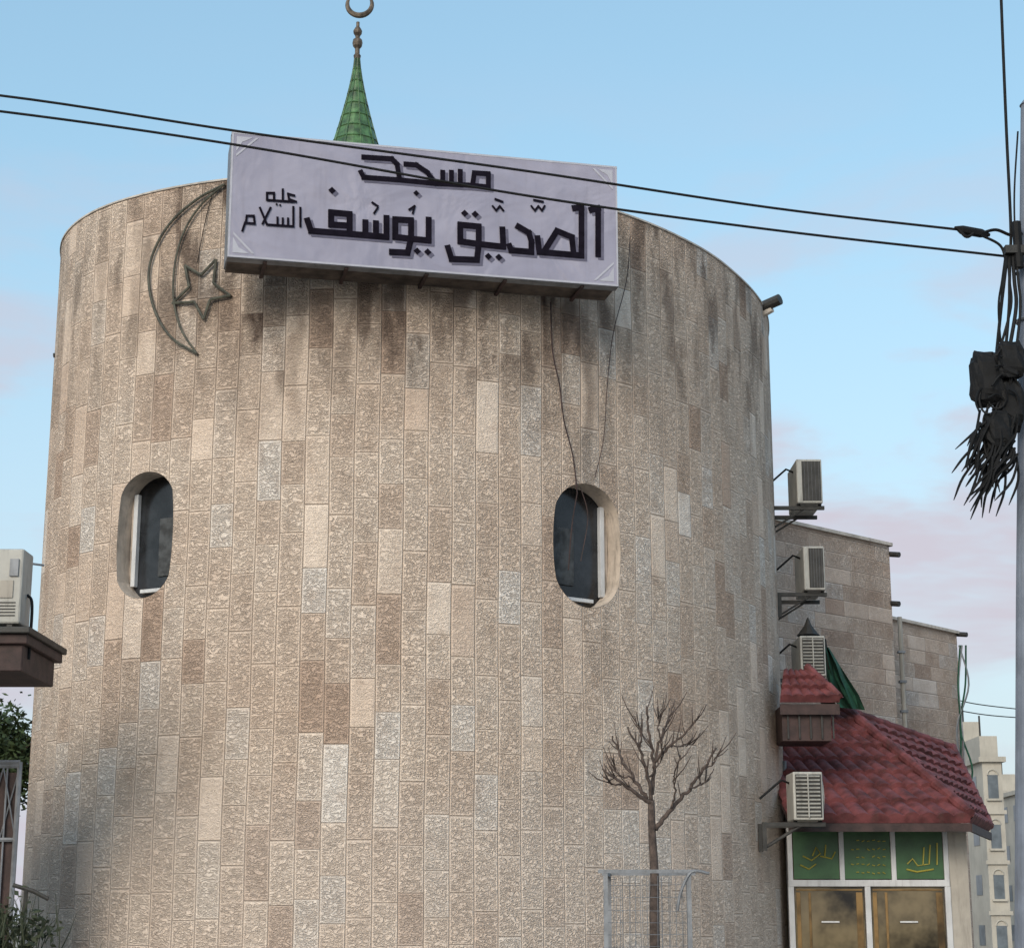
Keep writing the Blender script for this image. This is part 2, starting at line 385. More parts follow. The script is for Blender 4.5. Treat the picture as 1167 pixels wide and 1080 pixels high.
# ---------------- sign
sg=empty('mosque_sign'); ht=8.1; hb=6.69
def at_z(px,py,z):
    a,e=ray(px,py); Y=(z-CAMZ)/e; return Vector((a*Y,Y,z))
TL=at_z(264,150,CAMZ+ht); TR=at_z(703,190,CAMZ+ht)
zt=CAMZ+ht; zb=CAMZ+hb
tv=(TR-TL); tv.z=0; Wd=tv.length; tv.normalize(); nv=Vector((tv.y,-tv.x,0))
RS=Matrix((tv,-nv,up)).transposed()
def sp3(px,py):
    a,e=ray(px,py); d=Vector((a,1,e)); o=Vector((0,0,CAMZ)); t_=(TL-o).dot(nv)/d.dot(nv); return o+d*t_
cen=(TL+TR)/2; cen.z=(zt+zb)/2; DP=.5
b=B(); b.box(cen-nv*(DP/2+.012),(Wd-.03,DP,zt-zb-.03),M_under,tilt=RS); 
for (x,z,wx,wz) in ((0,(zt-zb)/2-.02,Wd,.04),(0,-(zt-zb)/2+.02,Wd,.04)):
    b.box(cen-nv*.06+tv*x+up*z,(wx,.14,wz),M_grey,tilt=RS)
for sx in(-1,1): b.box(cen-nv*.25+tv*sx*(Wd/2-.012),(.022,.48,zt-zb-.085),M_grey,tilt=RS)
for i in range(5):
    x=-Wd/2+.4+i*(Wd-.8)/4; b.box(cen-nv*.27+tv*x-up*((zt-zb)/2+.006),(.04,.5,.03),M_wood,tilt=RS)
b.obj('sign_box',sg,bevel=.006)
def SP(x,z,o): return cen+tv*x+up*z+nv*o
hx,hz=Wd/2-.005,(zt-zb)/2-.005
b=B(); b.face([SP(-hx,-hz,.014),SP(hx,-hz,.014),SP(hx,hz,.014),SP(-hx,hz,.014)],M_ban); b.obj('banner_face',sg)
b=B()
for (x1,x2,z1,z2) in ((-hx+.001,hx-.001,hz-.022,hz-.001),(-hx+.001,hx-.001,-hz+.001,-hz+.022),(-hx+.001,-hx+.02,-hz+.023,hz-.023),(hx-.02,hx-.001,-hz+.023,hz-.023)):
    b.face([SP(x1,z1,.017),SP(x2,z1,.017),SP(x2,z2,.017),SP(x1,z2,.017)],M_banw)
for sx in(-1,1):
    for sz in(-1,1):
        cx_,cz_=sx*(hx-.05),sz*(hz-.05)
        b.face([SP(cx_,cz_,.018),SP(cx_-sx*.17,cz_,.018),SP(cx_-sx*.12,cz_-sz*.03,.018),SP(cx_-sx*.06,cz_-sz*.06,.018),SP(cx_-sx*.03,cz_-sz*.12,.018),SP(cx_,cz_-sz*.17,.018)],M_banw)
        b.face([SP(cx_-sx*.20,cz_,.019),SP(cx_-sx*.23,cz_,.019),SP(cx_,cz_-sz*.23,.019),SP(cx_,cz_-sz*.20,.019)],M_banw)
b.obj('banner_border',sg)
def strokes(b,lst,w,m,off,shift=(0,0)):
    kk=[0]
    for st in lst:
        P=[sp3(x+shift[0],y+shift[1]) for x,y in st]
        Q=[((p-cen).dot(tv),(p-cen).z) for p in P]
        if len(Q)==1:
            x,z=Q[0]; r=w*.58; o=off+kk[0]*.00004; kk[0]+=1
            b.face([SP(x-r,z,o),SP(x,z-r,o),SP(x+r,z,o),SP(x,z+r,o)],m); continue
        for i in range(len(Q)-1):
            (x1,z1),(x2,z2)=Q[i],Q[i+1]; dx,dz=x2-x1,z2-z1; l=math.hypot(dx,dz); dx/=l;dz/=l
            ww=w*(.5 if abs(dz)<abs(dx) else .46); e=w*.42
            x1-=dx*e;z1-=dz*e; x2+=dx*e;z2+=dz*e; o=off+kk[0]*.00004; kk[0]+=1
            b.face([SP(x1-dz*ww,z1+dx*ww,o),SP(x2-dz*ww,z2+dx*ww,o),SP(x2+dz*ww,z2-dx*ww,o),SP(x1+dz*ww,z1-dx*ww,o)][::-1],m)
l1=[[(414,180),(446,182),(452,188),(455,206),(414,203)],[(414,203),(411,197)],[(455,206),(496,210)],[(496,210),(486,197),(474,189),(462,188)],[(474,221)],
 [(496,210),(535,212)],[(504,210),(504,197)],[(514,211),(514,197)],[(524,212),(524,196)],[(535,212),(556,214),(556,199),(540,198),(538,212)]]
l2=[[(681,238),(681,291)],[(673,240),(681,238)],[(662,237),(662,292),(614,288)],[(654,238),(662,237)],[(653,290),(651,271),(634,264),(619,288)],[(614,288),(612,272)],
 [(590,259),(602,266),(605,276),(605,288),(582,286)],[(582,286),(580,281)],
 [(572,262),(573,282),(545,279)],[(556,293)],[(568,294)],
 [(545,279),(545,259),(524,257),(524,276),(545,279)],[(545,279),(543,297),(514,296),(510,283)],[(529,244)],[(541,245)],
 [(488,251),(488,275),(468,273)],[(475,287)],[(487,288)],
 [(468,273),(468,252),(450,251),(450,271),(468,273)],[(468,273),(464,289),(446,288)],
 [(440,249),(440,271),(404,268)],[(428,255),(428,270)],[(416,254),(416,269)],
 [(404,268),(354,264),(350,252)],[(398,267),(398,245),(377,243),(377,257),(396,258)],[(378,218)]]
l3=[[(605,236),(609,241),(613,236),(617,241),(620,236)],[(561,236),(565,241),(569,236),(573,241)],[(608,229),(618,231)],[(430,238),(426,244)],[(466,240),(472,236),(470,244)],[(424,232),(430,236)],[(564,228),(572,231)],
 [(342,238),(342,259)],[(334,237),(334,259),(304,257)],[(328,258),(328,250)],[(322,257),(322,250)],[(316,257),(316,249)],[(304,257),(296,238)],[(308,238),(299,256)],[(290,256),(279,255),(276,264)],[(290,256),(289,247),(281,247),(280,255)],
 [(335,224),(328,222),(329,228),(337,231)],[(334,231),(304,229)],[(322,217),(322,230)],[(312,229),(312,221),(304,221),(304,229)],[(315,234)],[(319,235)]]
b=B()
for off,m,sh in ((.018,M_inksh,(3.4,2.9)),(.023,M_ink,(0,0))):
    strokes(b,l1,.058,m,off,sh); strokes(b,l2,.070,m,off+.0006,sh)
strokes(b,l3,.026,M_ink,.0265)
b.obj('arabic_lettering',sg)
# ---------------- crescent + star ornament on wall
b=B()
def wp(px,py,o=.04):
    s,z=whit(px,py); return wpos(s,z,o)
outer=[(257,212),(226,229),(196,256),(177,290),(172,322),(180,358),(198,386),(226,404)]
inner=[(226,404),(208,375),(200,340),(202,300),(213,263),(232,234),(257,212)]
b.tube(spl([wp(*p) for p in outer]),.015,M_orn,6); b.tube(spl([wp(*p) for p in inner]),.012,M_orn,6)
sp_=[(248,297),(264,338),(234,365),(199,347),(213,304)]; cxs,cys=232,332; star=[]
for i in range(5):
    p=sp_[i];q=sp_[(i+1)%5]; star.append(p); mx,my=(p[0]+q[0])/2-cxs,(p[1]+q[1])/2-cys; star.append((cxs+mx*.55,cys+my*.55))
star.append(star[0]); 
for i in range(10): b.tube([wp(*star[i]),wp(*star[i+1])],.016,M_orn,6)
for p in ((226,404),(200,340),(257,212),(199,347),(264,338)): b.tube([wp(p[0],p[1],0),wp(p[0],p[1],.05)],.01,M_orn,5)
b.obj('crescent_star_ornament')
b=B()
for L_,r_ in (([(626,345),(628,400),(636,440),(641,480),(651,520),(656,562)],.008),([(716,270),(712,320),(697,380),(690,440),(686,500),(676,545)],.005),([(656,562),(650,600),(646,650)],.007),([(660,556),(668,590),(660,640)],.006)):
    b.tube(spl([wp(x,y,.03) for x,y in L_]),r_,M_wood,5)
b.tube(spl([wp(245,215,.02),wp(238,240,.02),wp(232,270,.03),wp(226,300,.02)]),.005,M_blk,5)
b.obj('wall_cable')
# ---------------- air conditioners
def ac(px1,px2,py1,py2,Y,dark=False,depth=.8,wallx=None):
    a=at(px1,py2,Y); c=at(px2,py1,Y); z1,z2=a.z,at(px1,py1,Y).z; x1,x2=a.x,c.x
    par=empty('air_conditioner'); b=B()
    b.box2((x1,Y,z1),(x2,Y+depth,z2),M_offw); o=b.obj('casing',par,bevel=.015)
    b=B(); m=.03
    b.box2((x1+m+(.04 if dark else 0),Y-.004,z1+m),(x2-m*.6,Y+.01,z2-m),M_dark)
    ns=11
    if not dark:
        for i in range(ns):
            z=z1+m+(z2-z1-2*m)*(i+.5)/ns; b.box(((x1+x2)/2,Y-.012,z),(x2-x1-2*m-.01,.02,.012),M_offw,tilt=Matrix.Rotation(.5,3,'X'))
        b.box(((x1+x2)/2,Y-.015,(z1+z2)/2),(.012,.028,z2-z1-2*m),M_offw)
    else:
        for i in range(5): b.box((x1+m+.05+(x2-x1-2*m-.04)*(i+.5)/5,Y-.007,(z1+z2)/2),(.002,.006,z2-z1-2*m),M_grey)
    b.obj('side_grille',par)
    b=B(); cy,cz=Y+depth/2,(z1+z2)/2; R=min(.24,(z2-z1)/2-.05)
    b.tube([(x2-.001,cy,cz),(x2+.006,cy,cz)],R,M_dark,28)
    for r in (R,R*.75,R*.5,R*.25):
        b.tube([(x2+.015,cy+r*math.cos(q*math.pi/14),cz+r*math.sin(q*math.pi/14)) for q in range(29)],.006,M_offw,5,False)
    b.obj('fan_grille',par)
    b=B(); wx=x1-.35 if wallx is None else wallx
    for yy in (Y+.08,Y+depth-.12):
        b.box2((wx,yy,z1-.07),(x2+.03,yy+.05,z1-.022),M_dark); b.box2((wx,yy,z1-.35),(wx+.05,yy+.05,z1-.071),M_dark)
        b.tube([(wx+.03,yy+.025,z1-.32),(x1+.1,yy+.025,z1-.06)],.015,M_dark,6)
    b.tube([(x1+.02,Y+.3,z2-.12),(x1-.1,Y+.25,z2-.08),(wx,Y+.25,z2-.3)],.015,M_blk,6)
    for dx in (.03,x2-x1-.03): b.box((x1+dx,Y+.1,z1-.011),(.04,.05,.018),M_blk)
    b.obj('bracket',par)
ac(909,936,523,573,24.0,True)
ac(917,939,622,672,24.2,True)
ac(913,940,724,770,24.4,False)
ac(905,937,879,934,22.0,False,.55,2.95)
# ---------------- annex blocks
def wallq(b,p,q,z0,z1,m,s0=0):
    p=Vector((p[0],p[1],0));q=Vector((q[0],q[1],0)); l=(q-p).length
    b.face([p+up*z0,q+up*z0,q+up*z1,p+up*z1],m,[(s0,z0),(s0+l,z0),(s0+l,z1),(s0,z1)])
def block(name,fp,z1,mt):
    b=B(); n=len(fp); s0=random.random()*5
    for i in range(n): wallq(b,fp[i],fp[(i+1)%n],0,z1,mt,s0+i*3.17)
    b.face([(x,y,z1-.05) for x,y in fp],M_concrete,[(0,0)]*n)
    for i in range(n):
        p=Vector((*fp[i],z1+.02));q=Vector((*fp[(i+1)%n],z1+.02)); d=(q-p); c=(p+q)/2
        b.box(c,(d.length+.05,.12,.05),M_coping,rz=math.atan2(d.y,d.x))
    return b.obj(name,mosque)
p1=at_z(905,598,7.55); p2=at_z(1013,622,7.55)
d=(p2-p1); nrm=Vector((-d.y,d.x,0)).normalized(); pL=p1-d*.9
block('hall_block',[(pL.x,pL.y),(p2.x,p2.y),(p2.x+nrm.x*5,p2.y+nrm.y*5),(pL.x+nrm.x*5,pL.y+nrm.y*5)],7.55,M_stoneH)
q1=at_z(1018,706,6.7); q2=at_z(1090,722,6.7); d2=q2-q1; n2=Vector((-d2.y,d2.x,0)).normalized(); qL=q1-d2*.6
block('rear_block',[(qL.x,qL.y),(q2.x,q2.y),(q2.x+n2.x*5,q2.y+n2.y*5),(qL.x+n2.x*5,qL.y+n2.y*5)],6.7,M_stoneH)
b=B()
for (x,y,Y) in ((1013,631,p2.y),(1013,687,p2.y),(1090,722,q2.y)):
    b.tube([at(x-6,y,Y+.1),at(x+12,y+1,Y-.1)],.045,M_dark,8)
pp=at_z(1021,706,6.6); b.tube([pp+Vector((.0,-.3,0)),pp+Vector((0,-.3,-4))],.04,M_cream,8)
for k in range(4): b.box(pp+Vector((0,-.3,-.6-k*.5)),(.12,.12,.04),M_grey)
cb=[at(1094,735,q2.y-.2),at(1099,780,q2.y-.2),at(1096,830,q2.y-.3),at(1101,880,q2.y-.3),at(1098,930,q2.y-.3)]
for k in range(4): b.tube(spl([p+Vector((random.uniform(-.12,.12),0,0)) for p in cb]),.018,M_cloth if k%2 else M_grey,5)
b.obj('drain_pipes',mosque)
# ---------------- tile roofs
def tiles(b,a,c,d_,e,cols,rows,m,amp=.045,st=.05):
    a,c,d_,e=map(Vector,(a,c,d_,e)); n=((c-a).cross(e-a))
    if n.length<1e-6: n=(c-a).cross(d_-a)
    n.normalize(); 
    if n.z<0: n=-n
    NU=cols*8; vs=[]
    for r in range(rows):
        for t_ in (0,.5,.99): vs.append((r+t_,t_))
    base=len(b.v); mi=b.mi(m); mw=b.mi(M_wood)
    for lay in (0,1):
        for vv,t_ in vs:
            v=vv/rows
            for i in range(NU+1):
                u=i/NU; p=(a.lerp(c,u)).lerp(e.lerp(d_,u),v)
                if lay: b.v.append(tuple(p-n*.04)); continue
                jig=.014*mnoise.noise(Vector((int(u*cols)*3.1,int(vv)*2.7,0)))
                h=amp*abs(math.sin(math.pi*u*cols))**.8+st*(1-t_)+jig
                b.v.append(tuple(p+n*h))
    off=len(vs)*(NU+1)
    for r in range(len(vs)-1):
        for i in range(NU):
            q=base+r*(NU+1)+i; b.f.append((q,q+1,q+NU+2,q+NU+1)); b.m.append(mi)
            q+=off; b.f.append((q,q+1,q+NU+2,q+NU+1)); b.m.append(mw)
    for i in range(NU):
        q=base+i; b.f.append((q,q+1,q+1+off,q+off)); b.m.append(mi)
def ridge(b,p,q,r=.075):
    p=Vector(p);q=Vector(q); n=max(3,int((q-p).length/.3))
    for i in range(n):
        x=p.lerp(q,i/n); y=p.lerp(q,(i+1.06)/n); b.tube([x,y],[r*.85,r*1.1],M_tile,10)
zE=2.78
FL=Vector((3.35,22.7,zE)); FR=Vector(((1106-583.5)/2134*22.7,22.7,zE))
R2=Vector(((1128-583.5)/2134*25.2,25.2,zE)); 
AP=at(962,812,26.2); AP2=Vector((AP.x-1.4,AP.y,AP.z)); T2=at(1086,856,28.0)
b=B(); tiles(b,FL,FR,AP,AP2,11,8,M_tile); tiles(b,FR,R2,T2,AP,11,8,M_tile)
ridge(b,FR+up*.08,AP+up*.08); ridge(b,R2+up*.05,T2+up*.06,.06); ridge(b,AP+up*.05,T2+up*.05,.06)
fc=[FL,FR,R2]
for i in range(2):
    p,q=fc[i],fc[i+1]; d=q-p; b.box((p+q)/2-up*.09,(d.length,.03,.10),M_wood,rz=math.atan2(d.y,d.x))
b.obj('pavilion_tile_roof',mosque)
b=B(); Y=22.8
A=at(889,797,Y); Bq=at(957,799,Y); Bq.z=A.z; T1=at(893,764,Y+.55); T2b=at(921,764,Y+.55); T2b.z=T1.z
tiles(b,A,Bq,T2b,T1,5,3,M_tile,.03); BR=Bq+Vector((.0,.9,0)); TR3=T2b+Vector((0,.3,0)); tiles(b,Bq,BR,TR3,T2b,4,3,M_tile,.03)
ridge(b,Bq+up*.04,T2b+up*.04,.05)
b.box2((A.x,Y+.02,A.z-.18),(Bq.x,Y+.05,A.z-.05),M_wood)
z843=at(900,843,Y).z
b.box2((A.x+.03,Y+.1,z843),(Bq.x-.1,Y+.85,A.z-.06),M_wood)
for i in range(5): b.box((A.x+.1+i*.14,Y+.09,(A.z+z843)/2-.05),(.02,.03,A.z-z843-.15),M_dark)
b.obj('canopy_tile_roof',mosque)
# pavilion walls / glazing
b=B(); Y=23.3
def X(px,py=1000): return at(px,py,Y).x
def Zp(py): return at(1000,py,Y).z
xl,xr=X(898),X(1079); zt_=Zp(944); zm=Zp(1004)
b.box2((3.3,Y+.06,0),(xr,Y+.2,.9),M_concrete)
for px in (901,960,1019,1079): b.box2((X(px)-.03,Y-.02,zm),(X(px)+.03,Y+.05,zt_),M_white)
b.box2((xl,Y-.022,zt_-.03),(xr+.03,Y+.05,zt_+.03),M_white); b.box2((xl,Y-.024,zm-.06),(xr+.03,Y+.05,zm+.02),M_white)
for px in (901,988,1079): b.box2((X(px)-.035,Y-.02,.9),(X(px)+.035,Y+.05,zm-.06),M_white)
for a_,c_ in ((905,957),(963,1016),(1022,1076)): b.box2((X(a_)+.0,Y+.0,zm+.03),(X(c_),Y+.02,zt_-.035),M_green)
for a_,c_ in ((905,984),(992,1075)):
    x1,x2=X(a_),X(c_); b.box2((x1,Y+.01,.9),(x2,Y+.02,zm-.065),M_shop)
    b.box2((x1+.02,Y-.0,zm-.11),(x2-.02,Y+.012,zm-.09),M_brass); 
    for xx,ww in ((x1+.02,.05),(x1+.17,.03),(x2-.10,.08)): b.box2((xx,Y-.0,.95),(xx+ww,Y+.012,zm-.13),M_brass)
    b.box2(((x1+x2)/2-.11,Y-.01,Zp(1051)),((x1+x2)/2+.11,Y+.005,Zp(1049)),M_white)
b.box2((xr+.035,Y+.0,0),(X(1104),Y+.3,zt_+.05),M_cream)
b.box2((X(1104)-.2,Y+.31,0),(X(1104),Y+4.5,zt_+.05),M_cream)
b.box2((3.3,Y+.25,zt_+.05),(X(1104),Y+3.5,zt_+.1),M_wood)
b.box2((3.3,Y+.9,0),(X(1104)-.2,Y+1.0,zt_+.05),M_brass)
b.obj('pavilion_front',mosque,bevel=.004)
b=B()
def gst(lst,r=.010):
    for st in lst: b.tube([at(x,y,Y-.012) for x,y in st],r,M_gold,5)
gst([[(915,975),(925,980),(935,972),(930,965),(926,975)],[(935,975),(948,978),(952,970)],[(940,975),(941,962)],[(912,985),(922,990),(930,984)]],.009)
gst([[(1068,960),(1068,985)],[(1060,962),(1059,984),(1052,985)],[(1053,965),(1052,985),(1046,986),(1040,978),(1034,984)],[(1033,990),(1045,993),(1064,990)]],.010)
for i,y in enumerate((958,967,976,985,994)):
    for k in range(7):
        if random.random()<.85: gst([[(970+k*6,y+random.uniform(-1,1)),(973+k*6,y+random.uniform(-1.5,1.5))]],.006)
b.obj('panel_lettering',mosque)
b=B(); b.tube([wpos(whit(893,900)[0],z,.02) for z in (0,3,3.6)],.03,M_grey,8); b.obj('wall_conduit',mosque)
# flag
b=B(); Yf=25.6; fpts=[[(938,735),(945,738)],[(940,752),(957,758)],[(942,770),(968,775)],[(944,790),(979,792)],[(958,806),(986,809)]]
g_=[]
for r,(l,rr) in enumerate(fpts):
    g_.append([at(l[0]+(rr[0]-l[0])*i/8,l[1]+(rr[1]-l[1])*i/8,Yf+.10*math.sin(i*1.7+r)) for i in range(9)])
for r in range(4):
    for i in range(8): b.face([g_[r][i],g_[r][i+1],g_[r+1][i+1],g_[r+1][i]],M_cloth)
b.tube([at(940,728,Yf),at(952,812,Yf)],.02,M_dark,6); 
b.obj('green_flag')
b=B(); c=at(924,724,24.4); b.lathe((c.x,c.y+.2,c.z+.03),[(.16,0),(.13,.03),(.05,.14),(.02,.22),(.0,.25)],M_dark,10); b.obj('black_vent_cap')
# ---------------- sapling
b=B(); Yt=16.0
br=[([(742,915),(727,906),(709,893),(687,877)],.021,-.2),([(737,910),(722,886),(708,864),(698,838)],.018,.25),([(742,912),(737,880),(728,852),(714,829)],.018,-.3),
([(743,905),(745,868),(739,832),(737,804)],.020,.1),([(745,875),(753,842),(762,820),(768,801)],.016,.3),([(746,868),(764,850),(781,835),(791,820)],.015,-.2),
([(747,945),(765,921),(786,898),(802,876),(815,852)],.022,.1),([(786,898),(801,892),(813,876)],.010,.3),([(709,893),(697,893),(688,884)],.009,.0),([(722,886),(707,884),(696,868)],.009,.1),
([(728,852),(730,835),(722,815)],.009,0),([(753,842),(750,822),(755,806)],.008,0),([(764,850),(778,850),(792,846)],.008,.1),([(765,921),(770,900),(768,882),(776,862)],.011,-.3),([(802,876),(812,870),(818,858)],.008,.1),([(740,885),(752,868),(757,850)],.009,-.1)]
base=at(747,1080,Yt); base.z=0
b.tube(spl([base,at(746,1060,Yt),at(746,1000,Yt),at(743,945,Yt),at(742,912,Yt)]),[.048-.02*i/24 for i in range(25)],M_bark,8)
for pts,r,dy in br:
    n_=len(pts); P=spl([at(x,y,Yt+dy*i/n_) for i,(x,y) in enumerate(pts)]); N=len(P)
    P=[P[0]]+[p+Vector((random.gauss(0,.006),random.gauss(0,.006),random.gauss(0,.006))) for p in P[1:]]
    b.tube(P,[r*(1-.6*i/(N-1)) for i in range(N)],M_bark,6)
    for k in range(6):
        i=random.randrange(N//3,N-1); d=(P[i+1]-P[i]).normalized(); s_=Vector((random.uniform(-1,1),random.uniform(-1,1),random.uniform(.1,.9))).normalized()
        l=random.uniform(.06,.2); q=P[i]+(d+s_*.8)*l*.5; e_=q+(d*.6+s_*.5+up*.4)*l*.5
        b.tube([P[i],q,e_],[.006,.005,.003],M_bark,4)
b.obj('bare_sapling',smooth=True)
# tree guard
b=B(); z1=at(700,996,16).z; xa=at(690,1000,15.6).x; xb=at(785,1000,15.6).x
for x,y in ((xa,15.6),(xb,15.6),(xa+.07,16.4),(xb+.07,16.4)): b.box((x,y,z1/2),(.035,.03,z1),M_grey)
for z in (z1,z1-.9,.5):
    for y in (15.6,16.4): b.box((xa/2+xb/2+(.07 if y>16 else 0),y-.001,z+.001*y),(xb-xa+.12,.03,.03),M_grey)
    for x in (xa,xb): b.box((x+.035,16,z+.002),(.03,.83,.03),M_grey,rz=-.0875)
for k in range(1,12):
    x=xa+(xb-xa)*k/12+random.gauss(0,.006); b.tube([(x,15.6,0.1),(x+random.gauss(0,.01),15.6,z1-.02)],.002,M_grey,4); b.tube([(x+.07,16.4,0.1),(x+.07,16.4,z1-.02)],.002,M_grey,4)
for k in range(1,20):
    z=z1*k/20; b.tube([(xa,15.6,z),(xb,15.6,z+random.gauss(0,.008))],.002,M_grey,4)
b.tube(spl([(xb-.1,15.6,z1-.3),(xb-.07,15.58,z1-.15),(xb+.02,15.58,z1+.01),(xb+.17,15.6,z1+.0)]),.012,M_grey,6)
b.obj('tree_guard')
# ---------------- utility pole + cables
b=B(); Yp_=13.0; ptop=at(1174,120,Yp_); pm=at(1180,1080,Yp_); d=pm-ptop; pb=ptop+d*(ptop.z/(-d.z))
b.tube([pb,ptop.lerp(pb,.5),ptop],[.15,.12,.07],M_pole,20); b.tube([ptop,ptop+up*.04],[.08,.05],M_pole,16)
c=at(1168,285,Yp_-.12); b.box(c,(.30,.06,.06),M_dark); b.tube([c+Vector((-.05,0,-.14)),c+Vector((-.05,0,.22))],.035,M_blk,8)
for dz in(-.2,.2): b.tube([ptop.lerp(pb,.2)+up*dz+Vector((0.12*math.cos(q*.5236),.12*math.sin(q*.5236),0)) for q in range(13)],.012,M_grey,5)
b.obj('utility_pole',smooth=False)
b=B(); p2_=Vector((-13.0,12.2,0)); b.tube([p2_,p2_+up*9.6],[.15,.08],M_pole,16); b.box(p2_+up*9.2,(.3,.06,.06),M_dark); b.obj('utility_pole')
def cable(name,pts,r,n=8):
    b=B(); b.tube(spl(pts,n),r,M_blk,6); return b.obj(name,smooth=True)
e1=at(1112,264,12.9)
cable('power_cable',[Vector((-13,12.2,8.9)),at(-300,80,12.3),at(0,109,12.4),at(280,151,12.5),at(600,195,12.6),at(880,237,12.8),e1],.0095)
cable('power_cable',[Vector((-13,12.2,8.7)),at(-300,95,12.25),at(0,127,12.35),at(280,167,12.45),at(600,223,12.6),at(880,262,12.8),at(1145,292,12.95)],.0095)
b=B(); b.tube([at(1088,259,12.88),at(1096,262,12.9),at(1118,266,12.92),at(1128,268,12.93)],[.008,.035,.035,.012],M_blk,8); 
b.tube(spl([at(1092,260,12.88),at(1102,270,12.88),at(1114,262,12.9)]),.012,M_blk,6)
b.tube(spl([at(1118,266,12.9),at(1135,262,12.92),at(1152,268,12.95),at(1165,266,12.95)]),.012,M_blk,6)
b.tube(spl([at(1118,268,12.9),at(1140,280,12.92),at(1147,300,12.93)]),.010,M_blk,6)
b.obj('cable_clamp')
cable('service_cable',[at(1137,-120,12.8),at(1141,0,12.85),at(1147,150,12.9),at(1152,262,12.95),at(1150,300,12.95)],.013)
cable('service_cable',[at(1160,150,12.85),at(1156,220,12.85),at(1157,280,12.9)],.007)
b=B()
for (x1,x2,x3,r) in ((1148,1141,1136,.014),(1151,1150,1146,.012),(1154,1158,1150,.014),(1146,1138,1141,.009),(1158,1163,1158,.01),(1149,1152,1139,.01)):
    b.tube(spl([at(x1,290,12.9),at((x1+x2)/2,320,12.85),at(x2,350,12.85),at(x3,400,12.85)]),r,M_blk,6)
def lump(px,py,rx,rz,Y=12.85,seed=0):
    c=at(px,py,Y); base=len(b.v); nu,nv_=18,12; mi=b.mi(M_blk)
    for j in range(nv_+1):
        for i in range(nu):
            th=math.pi*j/nv_; ph=2*math.pi*i/nu
            d_=Vector((math.sin(th)*math.cos(ph),math.sin(th)*math.sin(ph),math.cos(th)))
            q=Vector([math.copysign(abs(x)**.55,x) for x in d_]); f=1+.22*mnoise.noise(d_*2.6+Vector((seed,0,0)))
            b.v.append((c.x+q.x*rx*f,c.y+q.y*.09*f,c.z+q.z*rz*f))
    for j in range(nv_):
        for i in range(nu): b.f.append((base+j*nu+i,base+j*nu+(i+1)%nu,base+(j+1)*nu+(i+1)%nu,base+(j+1)*nu+i)); b.m.append(mi)
lump(1124,432,.115,.20,12.85,1); lump(1150,412,.10,.14,12.8,4); lump(1150,462,.10,.18,12.85,9); lump(1136,492,.10,.14,12.8,12)
for k in range(80):
    x=random.uniform(1116,1160); y=random.uniform(462,530); ang=random.gauss(2.0,.22); l=random.uniform(30,75)
    ex,ey=x+l*math.cos(ang),y+l*math.sin(ang); ey=min(ey,592); dy=random.uniform(-.1,.1)
    b.tube(spl([at(x,y,12.8+dy),at((x+ex)/2+random.uniform(-7,7),(y+ey)/2,12.8+dy),at(ex,ey,12.8+dy)],4),[.010]*6+[.009,.007,.003],M_blk,5)
for k in range(18):
    a0=random.uniform(0,6.28); cx_,cy_=random.uniform(1122,1150),random.uniform(410,525); R=random.uniform(12,26)
    b.tube(spl([at(cx_+R*.7*math.cos(a0+q*.8),cy_+R*math.sin(a0+q*.8),12.72+q*.02) for q in range(7)],4),.008,M_blk,5)
b.obj('cable_bundle')
# ---------------- left side
hs=empty('neighbour_house'); b=B()
wallq(b,(-9,16.9),(-6.4,16.9),0,4.2,M_stoneH); wallq(b,(-6.4,16.9),(-6.4,18.0),0,4.2,M_stoneH,3.75); wallq(b,(-6.4,18.0),(-9,18),0,4.2,M_stoneH); wallq(b,(-9,18.0),(-9,16.9),0,4.2,M_stoneH)
b.obj('walls',hs)
b=B(); zr=at(20,766,16.8).z; zr2=at(20,716,16.8).z; xe=at(39,740,16.8).x
b.box2((-9.1,16.6,zr2-.07),(xe,18.05,zr2-.01),M_dark); b.box2((-9.1,16.65,zr2-.16),(xe-.03,18,zr2-.071),M_wood); b.box2((-9.1,16.7,zr),(xe-.08,17.9,zr2-.161),M_wood)
for k in range(12): b.box2((-9+k*.37,16.62,zr2-.22),(-8.93+k*.37,17.9,zr2-.162),M_dark)
b.obj('eaves',hs,bevel=.01)
par=empty('air_conditioner'); b=B(); x1=at(-75,700,17).x; x2=at(33,700,17).x; zA,zB=zr2+.03,at(10,632,17).z
b.box2((x1,16.7,zA),(x2,17.05,zB),M_offw); b.obj('casing',par,bevel=.02)
b=B(); cx_=x1+.33; cz=(zA+zB)/2; yf=16.7
b.tube([(cx_,yf,cz),(cx_,yf-.008,cz)],.25,M_dark,28)
for r in (.25,.2,.15,.1,.05): b.tube([(cx_+r*math.cos(q*math.pi/14),yf-.015,cz+r*math.sin(q*math.pi/14)) for q in range(29)],.005,M_offw,5,False)
b.box2((x2-.20,yf-.012,zA+.24),(x2-.08,yf-.001,zA+.40),M_cream); b.box2((x2-.12,yf-.02,zA+.44),(x2-.04,yf-.001,zA+.60),M_grey)
b.box2((x2-.24,yf-.004,zA+.04),(x2-.235,yf-.001,zB-.04),M_dark)
for k in range(5): b.box2((x2-.20,yf-.006,zA+.07+k*.03),(x2-.05,yf-.001,zA+.08+k*.03),M_dark)
for dx in (x1+.1,x2-.1): b.box((dx,yf+.17,zA-.014),(.05,.3,.02),M_dark)
b.tube(spl([(x2,yf+.2,zA+.3),(x2+.05,yf+.2,zA+.2),(x2+.05,yf+.2,zA-.3)]),.015,M_blk,6)
b.obj('fan_grille',par)
b=B(); b.tube([at(-30,632,17.4),at(20,640,17.4),at(50,644,17.6)],.012,M_grey,6); b.obj('roof_pipe',hs)
